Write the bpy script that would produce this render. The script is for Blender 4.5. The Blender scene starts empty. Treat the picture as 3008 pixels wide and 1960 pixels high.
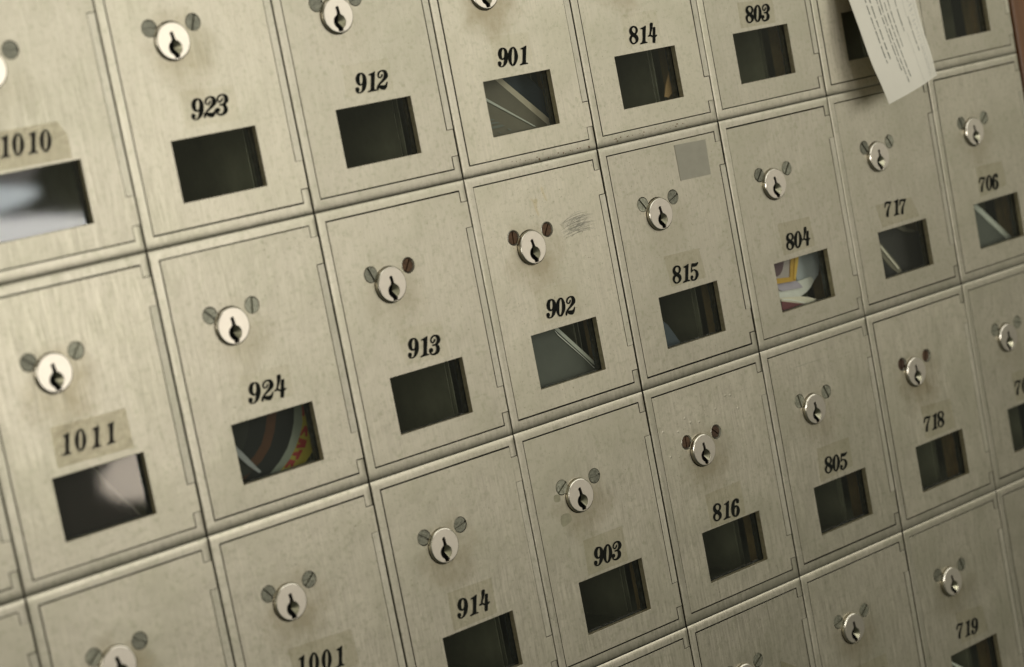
DATA = r'''{"G":{"9":[[[1.41,9.12],[2.51,8.73],[3.27,7.76],[3.55,6.49],[3.46,5.1],[2.96,3.39],[2.11,1.87],[1.06,0.89],[-0.17,0.25],[-1.3,0.0],[-2.45,0.16],[-3.24,0.73],[-3.55,1.61],[-3.42,2.38],[-3.02,2.9],[-2.29,2.89],[-1.66,2.5],[-1.58,1.77],[-1.91,1.24],[-2.29,0.82],[-2.09,0.53],[-1.44,0.48],[-0.7,0.77],[-0.07,1.44],[0.36,2.35],[0.78,3.57],[-0.16,3.42],[-1.05,3.62],[-1.82,4.24],[-2.29,5.25],[-2.41,6.38],[-2.08,7.41],[-1.35,8.46],[-0.46,9.07],[0.52,9.26]],[[1.29,8.64],[1.78,8.18],[1.85,7.26],[1.65,6.1],[1.32,5.06],[0.81,4.37],[0.12,4.02],[-0.46,4.34],[-0.58,5.18],[-0.38,6.34],[-0.03,7.37],[0.44,8.17]]],"0":[[[1.25,9.11],[2.08,8.67],[2.7,7.68],[3.09,6.28],[3.13,4.86],[2.85,3.5],[2.19,2.23],[1.26,1.22],[0.23,0.33],[-0.8,0.0],[-1.7,0.15],[-2.44,0.92],[-2.94,2.14],[-3.13,3.49],[-2.95,4.97],[-2.55,6.29],[-1.68,7.62],[-0.65,8.5],[0.29,9.06]],[[1.1,8.53],[1.55,7.93],[1.55,6.61],[1.24,4.96],[0.73,3.25],[0.04,1.69],[-0.8,0.76],[-1.3,0.67],[-1.62,1.24],[-1.5,2.53],[-1.11,4.16],[-0.62,5.87],[-0.07,7.37],[0.49,8.26]]],"2":[[[1.85,9.07],[2.87,8.81],[3.61,7.99],[3.88,6.91],[3.76,5.92],[3.16,5.14],[2.19,4.54],[0.94,3.89],[-0.28,3.35],[-1.22,2.84],[-1.75,2.35],[-0.58,2.19],[0.59,1.99],[1.6,2.23],[2.31,2.88],[2.7,3.36],[2.87,3.07],[2.53,2.12],[2.09,1.2],[1.42,0.44],[0.63,0.0],[-0.43,0.08],[-1.53,0.58],[-2.3,1.25],[-2.7,1.54],[-2.94,0.88],[-3.27,0.35],[-3.69,0.29],[-3.88,0.79],[-3.65,1.55],[-3.2,2.26],[-2.42,2.9],[-1.44,3.6],[-0.47,4.2],[0.36,4.83],[1.28,5.75],[1.78,6.66],[2.0,7.52],[1.82,8.17],[1.16,8.51],[0.34,8.48],[-0.6,7.98],[-1.18,7.29],[-1.35,6.62],[-1.06,6.15],[-0.52,6.14],[-0.04,6.44],[0.39,7.06],[0.78,7.28],[0.99,7.03],[0.69,6.38],[0.22,5.87],[-0.39,5.6],[-1.18,5.67],[-1.72,6.19],[-1.94,6.95],[-1.65,7.8],[-0.99,8.57],[-0.07,8.98],[0.93,9.17]]],"1":[[[2.8,8.95],[2.96,8.63],[2.47,6.95],[1.85,4.85],[1.25,2.86],[0.88,1.27],[1.08,0.66],[1.96,0.51],[1.92,0.07],[0.72,0.07],[-0.96,0.07],[-2.81,0.0],[-2.96,0.48],[-1.93,0.69],[-1.18,1.19],[-0.78,2.21],[-0.18,4.31],[0.27,6.11],[0.47,7.18],[0.21,7.58],[-0.69,7.62],[-0.57,8.09],[0.69,8.36],[1.73,8.58]]],"3":[[[1.96,9.17],[2.98,8.72],[3.61,7.84],[3.82,6.67],[3.44,5.74],[2.62,5.03],[1.71,4.51],[2.28,3.64],[2.51,2.58],[2.17,1.53],[1.4,0.69],[0.13,0.2],[-1.19,0.0],[-2.28,0.2],[-3.26,0.82],[-3.72,1.77],[-3.82,2.8],[-3.37,3.48],[-2.4,3.65],[-1.8,3.23],[-1.63,2.52],[-2.08,1.84],[-2.9,1.69],[-2.98,1.37],[-2.51,0.98],[-1.56,0.82],[-0.65,1.05],[0.08,1.67],[0.52,2.58],[0.62,3.57],[0.3,4.27],[-0.38,4.37],[-1.21,4.44],[-1.34,4.81],[-0.91,5.1],[0.06,5.0],[1.01,5.4],[1.63,6.16],[1.93,7.1],[1.81,8.03],[1.25,8.6],[0.25,8.6],[-0.71,8.15],[-1.3,7.5],[-1.49,6.75],[-1.16,6.34],[-0.59,6.38],[0.03,6.86],[0.46,7.43],[0.82,7.46],[0.82,6.9],[0.3,6.23],[-0.47,5.73],[-1.31,5.76],[-1.89,6.28],[-2.03,7.1],[-1.73,8.04],[-0.98,8.77],[0.13,9.25],[1.14,9.3]]],"4":[[[-0.2,10.15],[0.82,10.46],[1.59,10.09],[1.11,8.44],[0.18,6.73],[-0.73,5.37],[-1.42,4.32],[-2.03,4.47],[-1.2,6.09],[-0.57,8.24]],[[1.43,7.82],[2.21,7.94],[2.95,7.7],[2.39,5.71],[1.89,3.4],[1.46,1.67],[0.83,0.0],[0.11,0.0],[-0.54,0.28],[-0.17,2.08],[0.67,4.91]],[[-3.22,4.03],[-2.1,4.49],[-1.11,4.43],[0.29,3.66],[1.85,3.53],[2.66,3.88],[3.22,3.8],[2.87,3.28],[1.81,2.8],[0.87,2.49],[-0.04,2.89],[-1.17,3.59],[-2.01,3.68],[-3.03,3.62]]],"8":[[[1.75,9.04],[2.79,8.5],[3.38,7.49],[3.39,6.53],[2.81,5.6],[1.76,4.81],[2.48,4.0],[2.85,2.81],[2.56,1.68],[1.64,0.74],[0.3,0.16],[-1.26,0.0],[-2.46,0.59],[-3.2,1.64],[-3.39,2.9],[-3.0,3.75],[-2.32,4.4],[-1.66,4.7],[-2.29,5.84],[-2.42,6.96],[-1.98,8.04],[-1.01,8.85],[0.28,9.27]],[[1.34,8.43],[2.13,7.91],[2.23,6.97],[1.92,6.1],[1.27,5.55],[0.5,5.53],[-0.2,6.09],[-0.65,6.94],[-0.53,7.75],[0.04,8.32],[0.68,8.5]],[[-0.45,3.81],[0.41,3.2],[0.93,2.27],[0.81,1.46],[0.13,0.81],[-0.95,0.57],[-1.7,0.91],[-2.17,1.71],[-2.13,2.54],[-1.77,3.28],[-1.14,3.76]]],"6":[[[2.16,9.26],[3.05,8.71],[3.33,7.78],[3.01,6.9],[2.32,6.54],[1.56,6.94],[1.31,7.62],[1.4,8.32],[1.03,8.55],[0.48,8.09],[-0.13,7.05],[-0.64,5.73],[0.09,5.89],[1.08,5.74],[1.97,5.18],[2.71,4.06],[2.82,2.81],[2.44,1.7],[1.48,0.63],[0.28,0.0],[-1.09,0.02],[-2.32,0.56],[-3.06,1.68],[-3.33,2.97],[-3.22,4.39],[-2.87,5.75],[-2.14,7.25],[-1.15,8.42],[0.08,9.18],[1.17,9.42]],[[0.47,5.06],[0.92,4.44],[0.81,3.38],[0.36,2.29],[-0.2,1.11],[-0.97,0.48],[-1.39,0.84],[-1.51,1.72],[-1.26,2.99],[-0.89,4.1],[-0.26,4.9]]],"5":[[[-0.97,9.08],[0.59,8.86],[2.07,8.73],[3.06,8.91],[3.63,8.89],[3.64,8.57],[2.75,7.72],[1.65,7.12],[0.13,7.14],[-1.12,7.41],[-1.44,6.54],[-1.71,5.72],[-0.77,5.85],[0.48,5.58],[1.65,4.95],[2.32,3.88],[2.39,2.72],[1.9,1.57],[0.7,0.62],[-0.79,0.0],[-2.3,0.02],[-3.3,0.55],[-3.64,1.4],[-3.48,2.38],[-2.76,2.95],[-1.98,2.68],[-1.71,1.9],[-2.22,1.4],[-2.58,1.12],[-2.22,0.7],[-1.4,0.55],[-0.51,1.07],[0.3,2.0],[0.7,3.17],[0.72,4.31],[0.17,5.09],[-0.72,5.33],[-1.43,5.14],[-2.12,4.68],[-2.56,4.8],[-2.1,6.2],[-1.52,7.7]]],"7":[[[-1.75,8.57],[-0.65,8.71],[0.76,8.63],[2.08,8.21],[2.85,8.41],[3.24,8.22],[2.87,7.48],[1.98,6.49],[1.15,5.37],[0.32,4.25],[-0.4,2.87],[-0.86,1.46],[-1.21,0.13],[-2.05,0.0],[-2.66,0.4],[-2.54,1.54],[-2.02,2.83],[-1.16,4.06],[0.04,5.23],[1.27,6.5],[1.62,7.13],[0.42,7.36],[-0.94,7.61],[-1.73,7.29],[-2.33,6.36],[-2.91,5.54],[-3.24,5.61],[-2.95,6.71],[-2.41,7.77]]]},"NUM":{"923":[0.4022,0.597,0.6307,0.5973],"912":[0.4108,0.6091,0.6331,0.6122],"901":[0.3897,0.61,0.612,0.6163],"814":[0.4026,0.6176,0.6263,0.6269],"803":[0.3963,0.6202,0.6212,0.6257],"1010":[0.3567,0.6021,0.6277,0.6083],"1011":[0.3365,0.5898,0.6305,0.5959],"924":[0.3874,0.6018,0.6182,0.6098],"913":[0.4052,0.6048,0.6322,0.6162],"902":[0.3984,0.6076,0.6237,0.6167],"815":[0.3983,0.617,0.6249,0.6248],"804":[0.3955,0.6136,0.6169,0.6165],"717":[0.3636,0.5958,0.584,0.6035],"706":[0.355,0.605,0.5656,0.6126],"1001":[0.3416,0.5878,0.6316,0.6072],"914":[0.3851,0.6074,0.6124,0.6163],"903":[0.3977,0.6159,0.6215,0.6228],"816":[0.3715,0.6277,0.6016,0.6394],"805":[0.3858,0.6158,0.6092,0.6245],"718":[0.3813,0.604,0.5899,0.6089],"719":[0.3597,0.5931,0.5832,0.6064]},"TAPE":{"1010":[[0.328,0.5167],[0.6778,0.517],[0.7165,0.5671],[0.7136,0.6432],[0.3386,0.6413],[0.2845,0.6433]],"1011":[[0.3049,0.4892],[0.71,0.4923],[0.711,0.6292],[0.2997,0.6245]],"923":[[0.3604,0.4915],[0.6768,0.5001],[0.6764,0.6213],[0.3553,0.6222]],"924":[[0.3592,0.4959],[0.6569,0.5],[0.6562,0.6101],[0.3475,0.6042]],"913":[[0.357,0.4872],[0.6596,0.4953],[0.6731,0.6336],[0.3804,0.625]],"912":[[0.3548,0.4996],[0.6588,0.5005],[0.6547,0.6184],[0.3425,0.6147]],"901":[[0.3671,0.4882],[0.6477,0.4951],[0.6439,0.6076],[0.359,0.6068]],"814":[[0.368,0.493],[0.658,0.4953],[0.6525,0.6304],[0.3627,0.6246]],"803":[[0.3427,0.526],[0.6623,0.5306],[0.6525,0.6389],[0.3374,0.6358]],"902":[[0.3408,0.4884],[0.6574,0.4898],[0.6536,0.6297],[0.3486,0.6265]],"815":[[0.3572,0.4933],[0.6531,0.4985],[0.6728,0.6263],[0.3774,0.6248]],"804":[[0.3511,0.4888],[0.645,0.4941],[0.6514,0.6254],[0.3581,0.6301]],"717":[[0.277,0.5293],[0.6385,0.5363],[0.692,0.6319],[0.3102,0.6368]],"706":[[0.3431,0.483],[0.6358,0.4866],[0.6507,0.6041],[0.3457,0.6293]],"914":[[0.3457,0.4958],[0.6541,0.5002],[0.6487,0.6386],[0.3421,0.6427]],"903":[[0.3492,0.4973],[0.653,0.4974],[0.6543,0.6408],[0.3385,0.6395]],"816":[[0.3371,0.5032],[0.6413,0.4987],[0.641,0.6472],[0.3412,0.6481]],"805":[[0.3462,0.4914],[0.6509,0.4928],[0.6466,0.6245],[0.327,0.6407]],"718":[[0.3785,0.4836],[0.6818,0.4963],[0.6952,0.6351],[0.3771,0.6362]],"719":[[0.3737,0.4697],[0.6573,0.4913],[0.6761,0.62],[0.3901,0.6225]],"806":[[0.3607,0.4894],[0.6474,0.4953],[0.6547,0.6199],[0.3686,0.609]],"707":[[0.3623,0.4891],[0.6755,0.5033],[0.6932,0.6447],[0.3681,0.6343]],"1001":[[0.3127,0.4775],[0.7074,0.4891],[0.7175,0.6253],[0.3217,0.6083]]},"MAIL":{"901":[["rear",19,[[5.32,46.25],[22.73,43.72],[31.85,34.26],[31.93,23.11],[34.87,17.46],[22.35,18.11],[-0.33,40.42]]],["mid",13,[[-6.58,49.06],[-2.98,44.18],[25.2,17.27],[27.08,11.83],[-17.05,14.3],[-15.94,47.26]]],["midfold",14.2,[[-5.4,49.83],[2.78,43.75],[30.68,17.61],[31.44,13.41],[26.24,17.24],[-1.98,44.18]]],["front",9,[[-17.3,38.59],[-14.46,36.33],[14.54,17.21],[15.67,14.61],[-16.04,13.72],[-19.03,26.29]]],["frontfold",8.4,[[-14.95,36.33],[14.03,17.23],[12.84,17.42],[-15.14,34.92]]],["mark",8.3,[[-14.84,25.55],[-12.33,25.28],[-11.8,24.67],[-14.93,24.51]]],["mark",8.3,[[-14.89,23.98],[-10.04,23.47],[-8.87,22.62],[-14.49,22.86]]],["mark",8.3,[[-14.58,21.83],[-7.7,21.77],[-5.83,20.95],[-8.35,20.56],[-14.23,20.46]]],["mark",8.3,[[-4.35,19.25],[-2.44,18.55],[-2.75,18.01],[-4.34,18.59]]],["mark",8.3,[[-10.85,18.86],[-9.32,18.08],[-9.12,17.52],[-10.65,18.29]]]],"902":[["env",12,[[-5.44,52.73],[4.59,43.87],[6.5,42.1],[22.8,24.03],[29.76,15.61],[24.99,8.82],[-12.73,12.42],[-14.86,38.33]]],["fold",11.4,[[4.08,43.96],[5.99,42.2],[22.28,24.14],[29.24,15.72],[27.28,16.41],[20.35,23.69],[5.46,40.09],[3.6,42.07]]],["line",11.2,[[3.33,41.68],[5.05,39.18],[19.05,23.99],[24.82,16.99],[24.39,17.1],[18.62,24.09],[4.8,38.79],[3.25,41.37]]]],"815":[["env",14,[[-10.14,30.79],[-5.58,26.63],[1.7,14.77],[3.32,6.93],[-6.78,8.92],[-11.71,19.7]]]],"706":[["env",14,[[-1.15,42.08],[27.68,15.88],[33.0,6.07],[-3.68,9.57],[-10.48,24.3],[-15.29,34.74]]],["fold",13.4,[[-1.91,42.17],[26.89,15.99],[32.21,6.19],[20.77,16.71],[-5.43,40.44]]]],"717":[["mag",17,[[-0.41,46.95],[14.58,41.46],[22.52,37.46],[39.47,34.31],[39.31,12.83],[-1.94,12.62],[-3.54,31.72]]],["curl",15.5,[[12.35,41.64],[15.23,42.39],[19.44,41.3],[23.29,38.81],[30.01,36.78],[31.49,35.47],[24.93,36.45],[18.6,38.12]]],["env",9,[[-11.78,38.57],[-10.93,36.84],[1.63,20.98],[3.65,16.82],[0.41,16.33],[-4.75,20.27],[-10.76,27.52],[-12.91,35.94]]],["fold",8.4,[[-11.53,35.63],[0.29,20.36],[1.12,18.46],[-0.42,19.35],[-11.96,34.01]]]],"804":[["rearpaper",18,[[15.92,43.49],[35.12,42.57],[32.89,30.69],[31.9,28.54],[27.16,25.42],[13.64,26.51],[12.45,38.38]]],["paper",15,[[-4.84,28.52],[10.79,28.41],[22.03,28.68],[23.91,25.95],[20.59,23.14],[16.6,21.07],[11.07,19.63],[-5.74,21.8],[-6.67,26.32]]],["lavender",13.5,[[-7.83,31.38],[7.62,29.14],[9.79,27.67],[12.35,24.38],[4.02,25.13],[-4.26,25.74],[-7.23,27.23]]],["goldL",11.5,[[4.99,43.86],[11.99,43.02],[11.3,42.01],[5.28,29.53],[-8.71,30.75],[-11.32,31.15],[-8.96,33.8],[1.4,32.5]]],["goldL2",11,[[8.0,43.22],[11.45,43.1],[10.76,42.08],[4.75,29.62],[3.67,31.14]]],["pane",12.2,[[-8.83,45.83],[5.87,43.43],[2.31,32.21],[-7.87,33.47],[-10.6,34.18]]],["blob",11.6,[[-9.73,44.83],[-0.66,43.57],[-1.57,40.88],[-3.49,37.55],[-5.91,35.47],[-8.57,34.87],[-10.55,35.29]]],["cream",9,[[-12.67,23.6],[4.67,20.74],[10.21,19.12],[16.83,16.53],[13.66,15.91],[6.02,16.12],[-2.74,18.3],[-11.19,21.28]]],["creamline",8.5,[[-11.36,22.73],[-2.73,20.44],[6.87,16.63],[5.55,16.49],[-2.91,19.76],[-11.34,22.01]]],["maroon",8.2,[[-12.03,21.43],[-3.48,18.86],[5.56,16.18],[-0.37,14.59],[-11.95,13.69],[-12.69,17.28]]]],"1011":[["env",9,[[-19.3,49.16],[-5.67,47.03],[1.55,43.71],[4.42,39.7],[8.09,33.68],[19.64,16.82],[20.31,8.78],[-19.4,11.13],[-20.6,26.74]]],["edge",8.4,[[1.25,43.8],[4.11,39.8],[7.78,33.78],[19.32,16.93],[18.46,17.02],[6.85,33.49],[3.36,39.54],[0.62,43.66]]]],"719":[["env",9,[[-13.78,38.83],[-11.42,36.62],[-2.75,30.29],[10.29,17.33],[5.64,11.19],[-10.78,16.83]]],["fold",8.4,[[-12.12,36.91],[-3.45,30.58],[9.58,17.64],[6.13,18.81],[-5.26,29.37],[-12.47,35.6]]]],"814":[["scrap",9,[[26.31,33.31],[26.57,26.56],[24.71,20.48],[20.26,17.48],[17.49,18.25],[19.77,24.04],[23.26,29.16]]]],"924":[["r1",13,[[-2.15,49.0],[-4.29,40.98],[-6.08,35.74],[-10.1,30.23],[-15.15,25.88],[-19.98,22.35],[-19.0,26.34],[-13.97,30.68],[-10.66,36.07],[-8.68,42.1],[-6.86,50.17]]],["dark1",13,[[7.36,46.63],[5.77,41.58],[3.22,35.34],[-0.14,29.91],[-5.26,25.52],[-10.19,23.13],[-15.98,19.84],[-19.98,22.35],[-15.15,25.88],[-10.1,30.23],[-6.08,35.74],[-4.29,40.98],[-2.15,49.0]]],["brown",13,[[12.48,45.36],[10.57,40.37],[7.87,33.57],[3.97,27.39],[-2.0,22.37],[-6.58,20.16],[-12.46,16.61],[-15.98,19.84],[-10.19,23.13],[-5.26,25.52],[-0.14,29.91],[3.22,35.34],[5.77,41.58],[7.36,46.63]]],["dark2",13,[[20.76,44.17],[20.53,40.46],[19.02,35.04],[16.54,29.89],[12.8,24.49],[7.54,19.82],[0.27,15.14],[-3.63,13.04],[-12.46,16.61],[-6.58,20.16],[-2.0,22.37],[3.97,27.39],[7.87,33.57],[10.57,40.37],[12.48,45.36]]],["white",13,[[25.13,43.66],[24.61,39.44],[23.58,33.88],[21.16,28.98],[17.07,23.66],[12.49,19.07],[6.47,15.48],[2.34,12.56],[-3.63,13.04],[0.27,15.14],[7.54,19.82],[12.8,24.49],[16.54,29.89],[19.02,35.04],[20.53,40.46],[20.76,44.17]]],["yellow",13,[[27.37,44.27],[27.05,37.37],[26.33,28.81],[25.9,20.75],[25.56,19.38],[19.73,14.81],[14.11,11.67],[8.47,9.73],[2.34,12.56],[6.47,15.48],[12.49,19.07],[17.07,23.66],[21.16,28.98],[23.58,33.88],[24.61,39.44],[25.13,43.66]]],["core",13,[[-6.86,50.17],[-8.68,42.1],[-10.66,36.07],[-13.97,30.68],[-19.0,26.34],[-23.27,30.31],[-13.09,51.72]]],["L",12.7,[[25.12,41.34],[25.96,40.84],[25.28,36.65],[24.16,36.64]]],["L",12.7,[[22.12,30.19],[24.13,32.0],[25.01,32.06],[25.42,30.21],[24.48,27.11],[23.46,27.22],[23.71,28.91],[23.58,29.81],[22.27,28.7],[21.09,28.13],[20.76,28.51]]],["L",12.7,[[20.07,27.52],[23.88,25.37],[22.08,22.34],[17.3,23.31],[18.42,25.05],[19.65,24.44],[20.08,24.76],[19.95,25.23],[19.01,25.33]]],["L",12.7,[[15.73,21.84],[18.23,21.47],[18.92,22.16],[20.71,21.69],[16.83,17.92],[15.76,18.49],[16.59,19.73],[14.42,20.74]]],["L",12.7,[[12.69,19.31],[15.63,17.95],[13.11,15.43],[12.18,15.83],[12.8,16.97],[12.0,17.18],[10.96,16.45],[9.82,16.03],[9.09,16.52]]],["sliver",8,[[-18.38,36.43],[-17.27,34.3],[-13.57,29.23],[-6.47,18.94],[-6.66,18.43],[-7.57,18.53],[-12.4,23.25],[-17.38,29.82],[-18.68,32.56]]],["grey",9,[[-17.79,36.26],[-16.79,29.64],[-11.8,23.07],[-9.58,19.91],[-15.53,18.68],[-18.62,19.52],[-20.13,26.72]]]]},"SLIP":[[[551.2,-2.0,5.48],[614.82,-2.0,10.28]],[[551.44,-4.0,-29.16],[615.3,-4.0,-25.51]],[[552.7,-6.0,-54.5],[616.81,-6.0,-51.69]],[[554.86,-9.0,-76.34],[612.17,-9.0,-82.35]],[[556.04,-12.0,-93.49],[611.31,-12.0,-102.25]],[[558.69,-14.0,-112.44],[611.71,-14.0,-113.78]],[[563.62,-14.5,-127.01],[612.35,-14.5,-123.28]],[[567.91,-14.0,-138.2],[613.96,-14.0,-128.29]]]}'''
# lighting constants: (name, location, target, width, height, watts, colour)
WORLD = 0.36
EXPO = -0.24
LIGHTS = [
 ('window_light', (1.08, -2.5, -.28), (1.08, 0, -.28), .95, .27, 7, (1, .98, .93), 'ELLIPSE'),
 ('upper_window_light', (2.4, -2.5, .62), (2.4, 0, .62), 3.2, 1.0, 21, (1, .99, .93)),
 ('lower_window_light', (1.9, -2.5, -.40), (1.9, 0, -.40), 3.0, .26, 5, (1, .93, .84)),
 ('window_glint', (1.15, -2.5, -.12), (1.15, 0, -.12), .32, .05, .34, (.93, 1, 1), 'ELLIPSE'),
 ('window_glint', (1.16, -2.5, -.03), (1.16, 0, -.03), .34, .24, .30, (1, .93, .88), 'ELLIPSE'),
 ('window_glint', (1.44, -2.5, -.65), (1.44, 0, -.65), .19, .095, .34, (1, .86, .70), 'ELLIPSE'),
 ('left_fill_light', (-1.2, -1.9, .25), (.3, 0, -.2), 1.2, 1.0, 13, (1, .955, .86)),  # added fill from the left to brighten the box interiors, unseen source
 ('ceiling_light', (-.1, -1.35, 1.4), (.25, 0, -.2), 1.2, .9, 4, (1, .955, .84)),
]
import bpy, bmesh, math, random, json
from mathutils import Matrix, Vector
random.seed(7)
D = json.loads(DATA)
G, NUM, TAPE, MAIL, SLIP = D['G'], D['NUM'], D['TAPE'], D['MAIL'], D['SLIP']
S = bpy.context.scene
COL = S.collection
W, HH = 0.0889, 0.0889*1.425          # pitch of the boxes
mm = 0.001

# ------------------------------------------------------------------ materials
def mat(name):
    m = bpy.data.materials.new(name); m.use_nodes = True
    return m, m.node_tree, m.node_tree.nodes['Principled BSDF']
def N(t, typ, **kw):
    n = t.nodes.new(typ)
    for k, v in kw.items(): setattr(n, k, v)
    return n
def setin(n, **kw):
    for k, v in kw.items(): n.inputs[k.replace('_', ' ')].default_value = v
def ramp(t, fac, stops):
    r = N(t, 'ShaderNodeValToRGB'); e = r.color_ramp.elements
    while len(e) < len(stops): e.new(0.5)
    for el, (p, c) in zip(e, stops):
        el.position = p; el.color = c if len(c) == 4 else (*c, 1)
    t.links.new(fac, r.inputs[0]); return r
def mixc(t, fac, a, b, mode='MIX'):
    m = N(t, 'ShaderNodeMix', data_type='RGBA', blend_type=mode)
    for inp, v in ((m.inputs[0], fac), (m.inputs[6], a), (m.inputs[7], b)):
        if hasattr(v, 'links') or hasattr(v, 'is_linked'): t.links.new(v, inp)
        else: inp.default_value = v
    return m.outputs[2]
def coords(t, scale, rnd=True):
    """object coordinates, shifted per object so that repeated parts do not repeat their wear"""
    tc = N(t, 'ShaderNodeTexCoord'); mp = N(t, 'ShaderNodeMapping')
    mp.inputs['Scale'].default_value = scale
    if rnd:
        oi = N(t, 'ShaderNodeObjectInfo'); mul = N(t, 'ShaderNodeVectorMath', operation='SCALE')
        cx = N(t, 'ShaderNodeCombineXYZ')
        for k in range(3): t.links.new(oi.outputs['Random'], cx.inputs[k])
        t.links.new(cx.outputs[0], mul.inputs[0]); mul.inputs['Scale'].default_value = 9.0
        add = N(t, 'ShaderNodeVectorMath', operation='ADD')
        t.links.new(tc.outputs['Object'], add.inputs[0]); t.links.new(mul.outputs[0], add.inputs[1])
        t.links.new(add.outputs[0], mp.inputs['Vector'])
    else: t.links.new(tc.outputs['Object'], mp.inputs['Vector'])
    return mp.outputs[0], tc
def noise(t, vec, scale, detail=3, rough=.55):
    n = N(t, 'ShaderNodeTexNoise'); setin(n, Scale=scale, Detail=detail, Roughness=rough)
    t.links.new(vec, n.inputs['Vector']); return n.outputs[0]

def brushed(name, base, rough=.42, metal=.85, stain=False, streak=1.0):
    m, t, b = mat(name)
    v1, tc = coords(t, (1700, 900, 70))           # fine vertical grain
    g1 = noise(t, v1, 1, 3, .6)
    v2, _ = coords(t, (1000, 500, 30)); g2 = noise(t, v2, 1, 2, .5)
    v3, _ = coords(t, (1, 1, 1)); blot = noise(t, v3, 28, 4, .6)
    fine = noise(t, v3, 420, 2, .5); speck = noise(t, v3, 1150, 1, .5)
    dark = tuple(c*.80 for c in base); lite = tuple(min(1, c*1.16) for c in base)
    c = ramp(t, g1, [(.30, dark), (.72, lite)]).outputs[0]
    c2 = ramp(t, g2, [(.3, tuple(x*.91 for x in base)), (.75, tuple(min(1, x*1.06) for x in base))]).outputs[0]
    c = mixc(t, .5, c, c2)
    # cloudy tarnish, slightly greener/greyer patches
    f = ramp(t, blot, [(.42, (0, 0, 0)), (.72, (1, 1, 1))]).outputs[0]
    c = mixc(t, f, c, (base[0]*.86, base[1]*.875, base[2]*.84, 1))
    f = ramp(t, fine, [(.52, (0, 0, 0)), (.78, (.7, .7, .7))]).outputs[0]
    c = mixc(t, f, c, (base[0]*.70, base[1]*.73, base[2]*.66, 1))
    # sparse dark specks
    f = ramp(t, speck, [(.70, (0, 0, 0)), (.76, (.7, .7, .7))]).outputs[0]
    c = mixc(t, f, c, (base[0]*.42, base[1]*.42, base[2]*.36, 1))
    if stain:   # finger grime around and below the lock, one shape of its own on each door
        sx = N(t, 'ShaderNodeSeparateXYZ'); t.links.new(tc.outputs['Object'], sx.inputs[0])
        def lin(o, off, sc):
            a = N(t, 'ShaderNodeMath', operation='ADD'); t.links.new(o, a.inputs[0]); a.inputs[1].default_value = -off
            q = N(t, 'ShaderNodeMath', operation='MULTIPLY'); t.links.new(a.outputs[0], q.inputs[0]); q.inputs[1].default_value = sc
            return q.outputs[0]
        cx = N(t, 'ShaderNodeCombineXYZ'); t.links.new(lin(sx.outputs[0], -.0080, 1/.020), cx.inputs[0]); t.links.new(lin(sx.outputs[2], .0800, 1/.019), cx.inputs[1])
        ln = N(t, 'ShaderNodeVectorMath', operation='LENGTH'); t.links.new(cx.outputs[0], ln.inputs[0])
        wob = noise(t, v3, 75, 4, .65)
        s = N(t, 'ShaderNodeMath', operation='MULTIPLY_ADD'); t.links.new(wob, s.inputs[0]); s.inputs[1].default_value = 1.7; t.links.new(ln.outputs['Value'], s.inputs[2])
        f = ramp(t, s.outputs[0], [(.0, (1, 1, 1)), (.55, (1, 1, 1)), (1., (0, 0, 0))])
        s2 = N(t, 'ShaderNodeMath', operation='MULTIPLY'); t.links.new(s.outputs[0], s2.inputs[0]); s2.inputs[1].default_value = .52
        t.links.new(s2.outputs[0], f.inputs[0])
        oi = N(t, 'ShaderNodeObjectInfo'); k = N(t, 'ShaderNodeMath', operation='MULTIPLY'); t.links.new(oi.outputs['Random'], k.inputs[0]); k.inputs[1].default_value = .85
        k2 = N(t, 'ShaderNodeMath', operation='MULTIPLY'); t.links.new(k.outputs[0], k2.inputs[0]); t.links.new(f.outputs[0], k2.inputs[1])
        c = mixc(t, k2.outputs[0], c, (base[0]*.52, base[1]*.47, base[2]*.36, 1))
    # slight tone difference between one part and the next
    oi = N(t, 'ShaderNodeObjectInfo')
    hv = N(t, 'ShaderNodeHueSaturation'); t.links.new(c, hv.inputs['Color'])
    mr = N(t, 'ShaderNodeMapRange'); t.links.new(oi.outputs['Random'], mr.inputs[0]); mr.inputs['To Min'].default_value = .90; mr.inputs['To Max'].default_value = 1.07
    t.links.new(mr.outputs[0], hv.inputs['Value'])
    t.links.new(hv.outputs[0], b.inputs['Base Color'])
    r = ramp(t, g1, [(.3, (rough-.07,)*3), (.7, (rough+.07,)*3)])
    t.links.new(r.outputs[0], b.inputs['Roughness'])
    b.inputs['Metallic'].default_value = metal
    bm_ = N(t, 'ShaderNodeBump'); setin(bm_, Strength=.11*streak, Distance=.00010)
    t.links.new(g1, bm_.inputs['Height'])
    b2 = N(t, 'ShaderNodeBump'); setin(b2, Strength=.25, Distance=.0012); t.links.new(blot, b2.inputs['Height']); t.links.new(bm_.outputs[0], b2.inputs['Normal'])
    t.links.new(b2.outputs[0], b.inputs['Normal'])
    return m

def plain(name, col, rough=.6, metal=0., var=.15, scale=300, bump=0.):
    m, t, b = mat(name)
    v, _ = coords(t, (1, 1, 1)); n = noise(t, v, scale, 4, .6)
    c = ramp(t, n, [(.3, tuple(x*(1-var) for x in col)), (.7, tuple(min(1, x*(1+var)) for x in col))])
    t.links.new(c.outputs[0], b.inputs['Base Color'])
    setin(b, Roughness=rough, Metallic=metal)
    if bump:
        bb = N(t, 'ShaderNodeBump'); setin(bb, Strength=bump, Distance=.0006); t.links.new(n, bb.inputs['Height']); t.links.new(bb.outputs[0], b.inputs['Normal'])
    return m

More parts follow.
